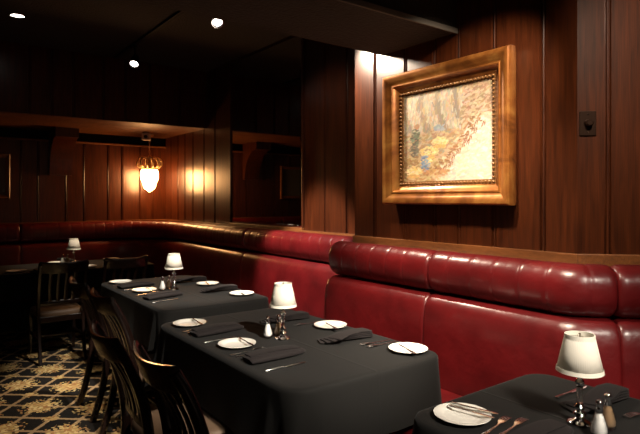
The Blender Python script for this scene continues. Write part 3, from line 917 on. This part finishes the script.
def make_napkin():
    """soft flat roll, lying along Y from 0 to .30"""
    bm = bmesh.new(); rnd = random.Random(3)
    st = [(0, .046, .010), (.01, .052, .013), (.05, .056, .016), (.14, .058, .0175), (.22, .056, .016), (.27, .048, .013), (.292, .034, .009), (.30, .018, .005)]
    secs, pts = [], []
    for v, a, b in st:
        sec = ell(a, b, 22, 2.8)
        sec = [(x, z*(1+.10*math.sin(x*90+v*12)) if z > 0 else z) for x, z in sec]
        secs.append(sec); pts.append((.008*math.sin(v*9), v, b))
    sweep(bm, pts, secs)
    # fold line: a flap lying over the top
    fl = [(v, .75*a, 2*b) for v, a, b in st[1:6]]
    sweep(bm, [(-.012+.06*v, v, h+.001) for v, a, h in fl], [ell(a*.8, .0035, 12, 3) for v, a, h in fl])
    return finish('folded_napkin', bm, 'napkin', angle=50)
def make_fan():
    """napkin folded in overlapping pleats that open towards the origin, Y from 0 to .28"""
    bm = bmesh.new()
    for k in range(4):
        an = (-.26+.155*k); z = .005+.0085*k; ox = .020-.016*k
        pts, secs = [], []
        for f in (0, .02, .3, .7, .96, 1):
            L = .30-.012*k
            w = .041 if f not in (0, 1) else .036
            p = Vector((0, .28-L*(1-f), 0)); p = Matrix.Rotation(an*(1-f), 3, 'Z') @ (p-Vector((0, .28, 0)))+Vector((ox*(1-f), .28, 0))
            pts.append((p.x, p.y, z+.010*math.sin(f*PI))); secs.append(ell(w, .0055 if f not in (0, 1) else .003, 14, 3))
        sweep(bm, pts, secs)
    return finish('pleated_napkin', bm, 'napkin', angle=50)
nap0, fan0 = make_napkin(), make_fan()
nap0['category'] = 'napkin'; fan0['category'] = 'napkin'

def lay(proto, x, y, rz, label, group, z=0): return put(proto, (x, y, Z1+z), rz, label, group)
GF, GK, GB, GN = 'forks laid on the tables', 'knives laid on the tables', 'butter knives resting on bread plates', 'black napkins folded on the tables'
# --- right foreground table
lay(fork0, -1.012, 1.365, .16, 'fork beside the nearest plate, left one of its pair', GF)
lay(fork0, -.978, 1.395, .13, 'fork beside the nearest plate, right one of its pair', GF)
lay(nap0, -.885, 1.325, .06, 'soft black napkin at the bottom edge in front of the nearest lamp', GN)
lay(fan0, -.915, 1.79, .05, 'pleated black napkin right of the nearest lamp, behind the shakers', GN)
lay(knife0, -1.045, 1.845, -.02, 'knife lying behind the stem of the nearest lamp', GK)
lay(fork0, -.775, 2.05, PI-.2, 'fork at the right edge of the photo on the foreground table', GF)
lay(butter0, -1.135, 1.497, -1.28, 'butter knife resting across the nearest plate', GB, .0195)
lay(butter0, -1.125, 1.464, -1.34, 'second slimmer butter spreader on the nearest plate beside the knife', GB, .0195)
# --- centre table
lay(fork0, -2.225, 1.155, .05, 'fork beside the near plate of the centre table, left of its pair', GF)
lay(fork0, -2.188, 1.165, .02, 'fork beside the near plate of the centre table, right of its pair', GF)
lay(nap0, -2.085, 1.165, .04, 'soft black napkin in front of the centre lamp, nearest the camera', GN)
lay(knife0, -1.935, 1.165, .0, 'knife right of the near napkin on the centre table', GK)
lay(butter0, -2.335, 1.300, -1.65, 'butter knife on the near plate of the centre table', GB, .0195)
lay(fork0, -2.775, 1.155, .08, 'fork by the left corner plate of the centre table, left of its pair', GF)
lay(fork0, -2.738, 1.165, .06, 'fork by the left corner plate of the centre table, right of its pair', GF)
lay(nap0, -2.655, 1.165, .12, 'soft black napkin left of the centre table shakers', GN)
lay(knife0, -2.50, 1.15, .03, 'knife between the two near napkins of the centre table', GK)
lay(butter0, -2.885, 1.290, -1.65, 'butter knife on the left corner plate of the centre table', GB, .0195)
lay(fan0, -2.11, 1.63, .05, 'pleated black napkin on the bench side of the centre table, between the white plates', GN)
lay(fork0, -1.945, 1.94, PI, 'fork left of the right corner plate on the centre table', GF)
lay(fork0, -1.985, 1.935, PI-.05, 'fork touching the shadow of the bench-side pleated napkin', GF)
lay(butter0, -1.770, 1.835, -1.88, 'dark-looking butter knife across the right corner plate of the centre table', GB, .0195)
lay(fan0, -2.66, 1.62, .05, 'pleated black napkin behind the centre lamp', GN)
lay(fork0, -2.525, 1.905, PI, 'fork between the centre lamp and the bench-side plate', GF)
lay(butter0, -2.340, 1.835, -1.82, 'butter knife across the bench-side plate behind the centre lamp', GB, .0195)
# --- middle-distance table
lay(nap0, -3.82, 1.315, .25, 'soft black napkin in front of the middle-distance lamp', GN)
lay(knife0, -3.68, 1.31, .2, 'knife right of the near napkin on the middle-distance table', GK)
lay(fork0, -4.02, 1.31, .25, 'fork right of the plate by the middle-distance lamp', GF)
lay(butter0, -4.16, 1.46, -1.65, 'butter knife on the plate by the middle-distance lamp', GB, .0195)
lay(nap0, -4.43, 1.31, .2, 'soft black napkin between the two near plates of the middle-distance table', GN)
lay(fork0, -4.60, 1.31, .15, 'fork right of the left corner plate on the middle-distance table', GF)
lay(knife0, -4.31, 1.31, .15, 'knife left of the plate by the middle-distance lamp', GK)
lay(fan0, -4.42, 1.78, .1, 'pleated black napkin behind the middle-distance lamp', GN)
lay(fan0, -3.83, 1.77, .1, 'pleated black napkin between the bench-side plates of the middle-distance table', GN)
lay(butter0, -3.57, 1.945, -1.85, 'butter knife on the right corner plate of the middle-distance table', GB, .0195)
lay(butter0, -4.16, 1.945, -1.85, 'butter knife on the bench-side plate of the middle-distance table', GB, .0195)
# --- far table
lay(nap0, -6.64, 1.42, PI/2+.2, 'black napkin standing dark behind the far table plate', GN)
lay(nap0, -6.05, 1.0, -PI/2, 'black napkin beside the leftmost plate on the far table', GN)

# ------------------------------------------------------------------ chairs (sitter faces +Y, origin on the floor under the seat centre)
def make_chair():
    t = empty('dining_chair', '', 'chair', (0, 0, 0), 0, 'dark wooden dining chairs')
    HS = .455
    bm = bmesh.new()
    sec = []
    # seat pad: soft rounded square
    rings = []
    for z, k in ((HS-.05, .97), (HS-.03, 1.0), (HS-.012, .985), (HS-.003, .94), (HS, .85), (HS+.003, .55), (HS+.004, .2)):
        ring = []
        for i in range(32):
            an = 2*PI*i/32; c, s_ = math.cos(an), math.sin(an)
            x = .205*math.copysign(abs(c)**.45, c); y = .205*math.copysign(abs(s_)**.45, s_)
            x *= 1+.10*(y/.205)*.5
            ring.append(bm.verts.new((x*k, y*k+.005, z)))
        rings.append(ring)
    for A, B in zip(rings, rings[1:]):
        for i in range(32): bm.faces.new((A[i], A[(i+1) % 32], B[(i+1) % 32], B[i]))
    bm.faces.new(rings[0][::-1]); bm.faces.new(rings[-1]); finish('seat', bm, 'seat', t)
    bm = bmesh.new()
    box(bm, (-.175, -.19, HS-.105), (.175, -.165, HS-.051)); box(bm, (-.185, .165, HS-.105), (.185, .19, HS-.051))
    box(bm, (-.195, -.165, HS-.105), (-.17, .165, HS-.051)); box(bm, (.17, -.165, HS-.105), (.195, .165, HS-.051))
    finish('seat_frame', bm, 'chairwood', t, smooth=False, bevel=.003)
    for s in (-1, 1):
        bm = bmesh.new(); sweep(bm, [(s*.19, .185, HS-.052), (s*.19, .185, .25), (s*.19, .19, 0)], [ell(.019, .019, 8, 4), ell(.018, .018, 8, 4), ell(.013, .013, 8, 4)], up=(0, 1, 0)); finish('leg', bm, 'chairwood', t)
        bm = bmesh.new()
        pts = bez((s*.185, -.29, 0), (s*.185, -.20, .25), (s*.188, -.200, HS-.02), 8)+bez((s*.188, -.200, HS-.02), (s*.19, -.205, .68), (s*.192, -.335, .896), 10)[1:]
        sweep(bm, pts, [ell(.016, .021, 8, 4) for p in pts], up=(0, 1, 0)); finish('leg', bm, 'chairwood', t)
    # crest rail: curved plank, concave towards the sitter
    bm = bmesh.new()
    pts, secs = [], []
    for i in range(17):
        f = -1+2*i/16
        pts.append((f*.200, -.330-.045*(1-f*f)+.012, .856+.012*f*f)); h = .052+.004*f*f
        secs.append([(a, b) for a, b in ell(.011, h, 12, 3.5)])
    rings = []
    for (x, y, z), se in zip(pts, secs):
        rings.append([bm.verts.new((x, y+a-.36*b, z+b)) for a, b in se])
    for A, B in zip(rings, rings[1:]):
        for i in range(12): bm.faces.new((A[i], A[(i+1) % 12], B[(i+1) % 12], B[i]))
    bm.faces.new(rings[0][::-1]); bm.faces.new(rings[-1]); finish('crest_rail', bm, 'chairwood', t)
    bm = bmesh.new()
    pts = [(f*.18, -.203-.012*(1-f*f), .53) for f in [-1+2*i/8 for i in range(9)]]
    sweep(bm, pts, [ell(.009, .02, 8, 4)]*9); finish('lower_rail', bm, 'chairwood', t)
    for x in (-.105, -.035, .035, .105):
        bm = bmesh.new(); g = 1-(x/.21)**2
        pts = bez((x*.9, -.205-.010*g, .535), (x*.95, -.215-.02*g, .70), (x, -.305-.045*g, .845), 8)
        sweep(bm, pts, [ell(.0165, .0065, 8, 4)]*9, up=(0, 1, 0)); finish('back_slat', bm, 'chairwood', t)
    bm = bmesh.new()
    for s in (-1, 1): sweep(bm, [(s*.189, .185, .20), (s*.187, -.222, .20)], [ell(.009, .013, 8, 4)]*2)
    sweep(bm, [(-.188, -.02, .20), (.188, -.02, .20)], [ell(.009, .013, 8, 4)]*2)
    finish('stretcher', bm, 'chairwood', t)
    return t
ch = make_chair()
DY = .355
ch.location = (-1.905, .665+DY, 0); ch['label'] = 'dark wooden chair at the centre table, front one of the two large backs'
for x, y, rz, lb in (
    (-.760, .790+DY-.02, 0, 'chair at the right foreground table, only its back corner showing at the bottom edge'),
    (-2.37, .625+DY, -.05, 'dark wooden chair at the centre table, left one of the two large backs'),
    (-3.31, .88+DY-.02, .0, 'dark chair at the near side of the middle-distance table, its right-hand seat'),
    (-3.93, .89+DY-.02, .0, 'dark chair at the near side of the middle-distance table, its left-hand seat'),
    (-5.22-DY, 1.62, PI/2, 'dark chair facing the far table, just left of the middle-distance table'),
    (-5.22-DY, 1.07, PI/2, 'dark chair facing the far table, nearest the left edge')):
    dup(ch, (x, y, 0), rz, lb)

# ------------------------------------------------------------------ lights
def spot(name, loc, aim, w, angle, blend=.5, col=(1, .86, .68), r=.05):
    l = bpy.data.lights.new(name, 'SPOT'); l.energy = w; l.spot_size = math.radians(angle); l.spot_blend = blend
    l.color = col; l.shadow_soft_size = r
    o = bpy.data.objects.new(name, l); COL.objects.link(o); o.location = loc
    o.rotation_euler = (Vector(aim)-Vector(loc)).to_track_quat('-Z', 'Y').to_euler()
    return o
def point(name, loc, w, col, r):
    l = bpy.data.lights.new(name, 'POINT'); l.energy = w; l.color = col; l.shadow_soft_size = r
    o = bpy.data.objects.new(name, l); COL.objects.link(o); o.location = loc; return o
W1 = (1.0, .84, .64); W2 = (1.0, .90, .76)
spot('spot_painting', (-1.0, 1.80, 2.75), (-2.15, 2.5, 1.70), 160, 50, .6, W1, .025)
spot('spot_bench_right', (-1.35, 1.25, 2.97), (-1.85, 2.35, .90), 335, 50, .8, W1, .08)
spot('fill_corner_wall', (-.2, 1.2, 2.97), (-.95, 2.90, 1.85), 260, 46, .9, W1, .06)  # added fill that brightens the corner boarding, no known fixture
spot('spot_near_table', (.85, 1.10, 2.75), (-.95, 1.68, .84), 480, 36, .6, W2, .22)
spot('spot_centre_table', (.50, 1.38, 2.97), (-2.30, 1.55, .86), 1150, 26, .6, W2, .05)
spot('spot_middle_table', (-2.74, 1.62, 2.97), (-4.10, 1.68, .88), 620, 38, .6, W2, .05)
spot('spot_far_table', (-5.40, 1.75, 2.80), (-6.48, 1.30, .84), 290, 26, .6, W1, .05)
spot('spot_wall_wash', (-3.10, 2.12, 2.61), (-2.45, 2.5, 1.95), 140, 85, .8, W1, .04)
spot('fill_recess_wall', (-3.25, 1.9, 2.9), (-3.75, 2.85, 1.9), 20, 60, .8, W1, .05)  # added weak fill to lift the recessed boards out of the dark
spot('spot_bench_middle', (-3.75, 1.55, 2.9), (-3.75, 2.62, .85), 660, 37, .45, (1, .88, .78), .06)
spot('spot_carpet', (-4.15, .35, 3.0), (-4.25, .65, 0), 165, 36, .7, W1, .05)
point('room_fill', (.9, -1.6, 2.5), 9, (1, .8, .6), .3)  # added ambient fill, stands in for bounce from unseen room lights

w = bpy.data.worlds.new('room_dark'); sc.world = w; w.use_nodes = True
w.node_tree.nodes['Background'].inputs['Color'].default_value = (0, 0, 0, 1)

# ------------------------------------------------------------------ camera
cam = bpy.data.cameras.new('camera'); co = bpy.data.objects.new('camera', cam); COL.objects.link(co)
cam.sensor_width = 36; cam.lens = 540/640*36; cam.shift_y = -18/640; cam.clip_start = .05
co.location = (0, 0, 1.47); co.rotation_euler = (PI/2, 0, math.atan2(.8, .6))
sc.camera = co
sc.view_settings.view_transform = 'Standard'; sc.view_settings.look = 'None'
sc.view_settings.exposure = 0; sc.view_settings.gamma = 1; sc.view_settings.use_curve_mapping = False
sc.cycles.max_bounces = 8
sc.cycles.use_denoising = True
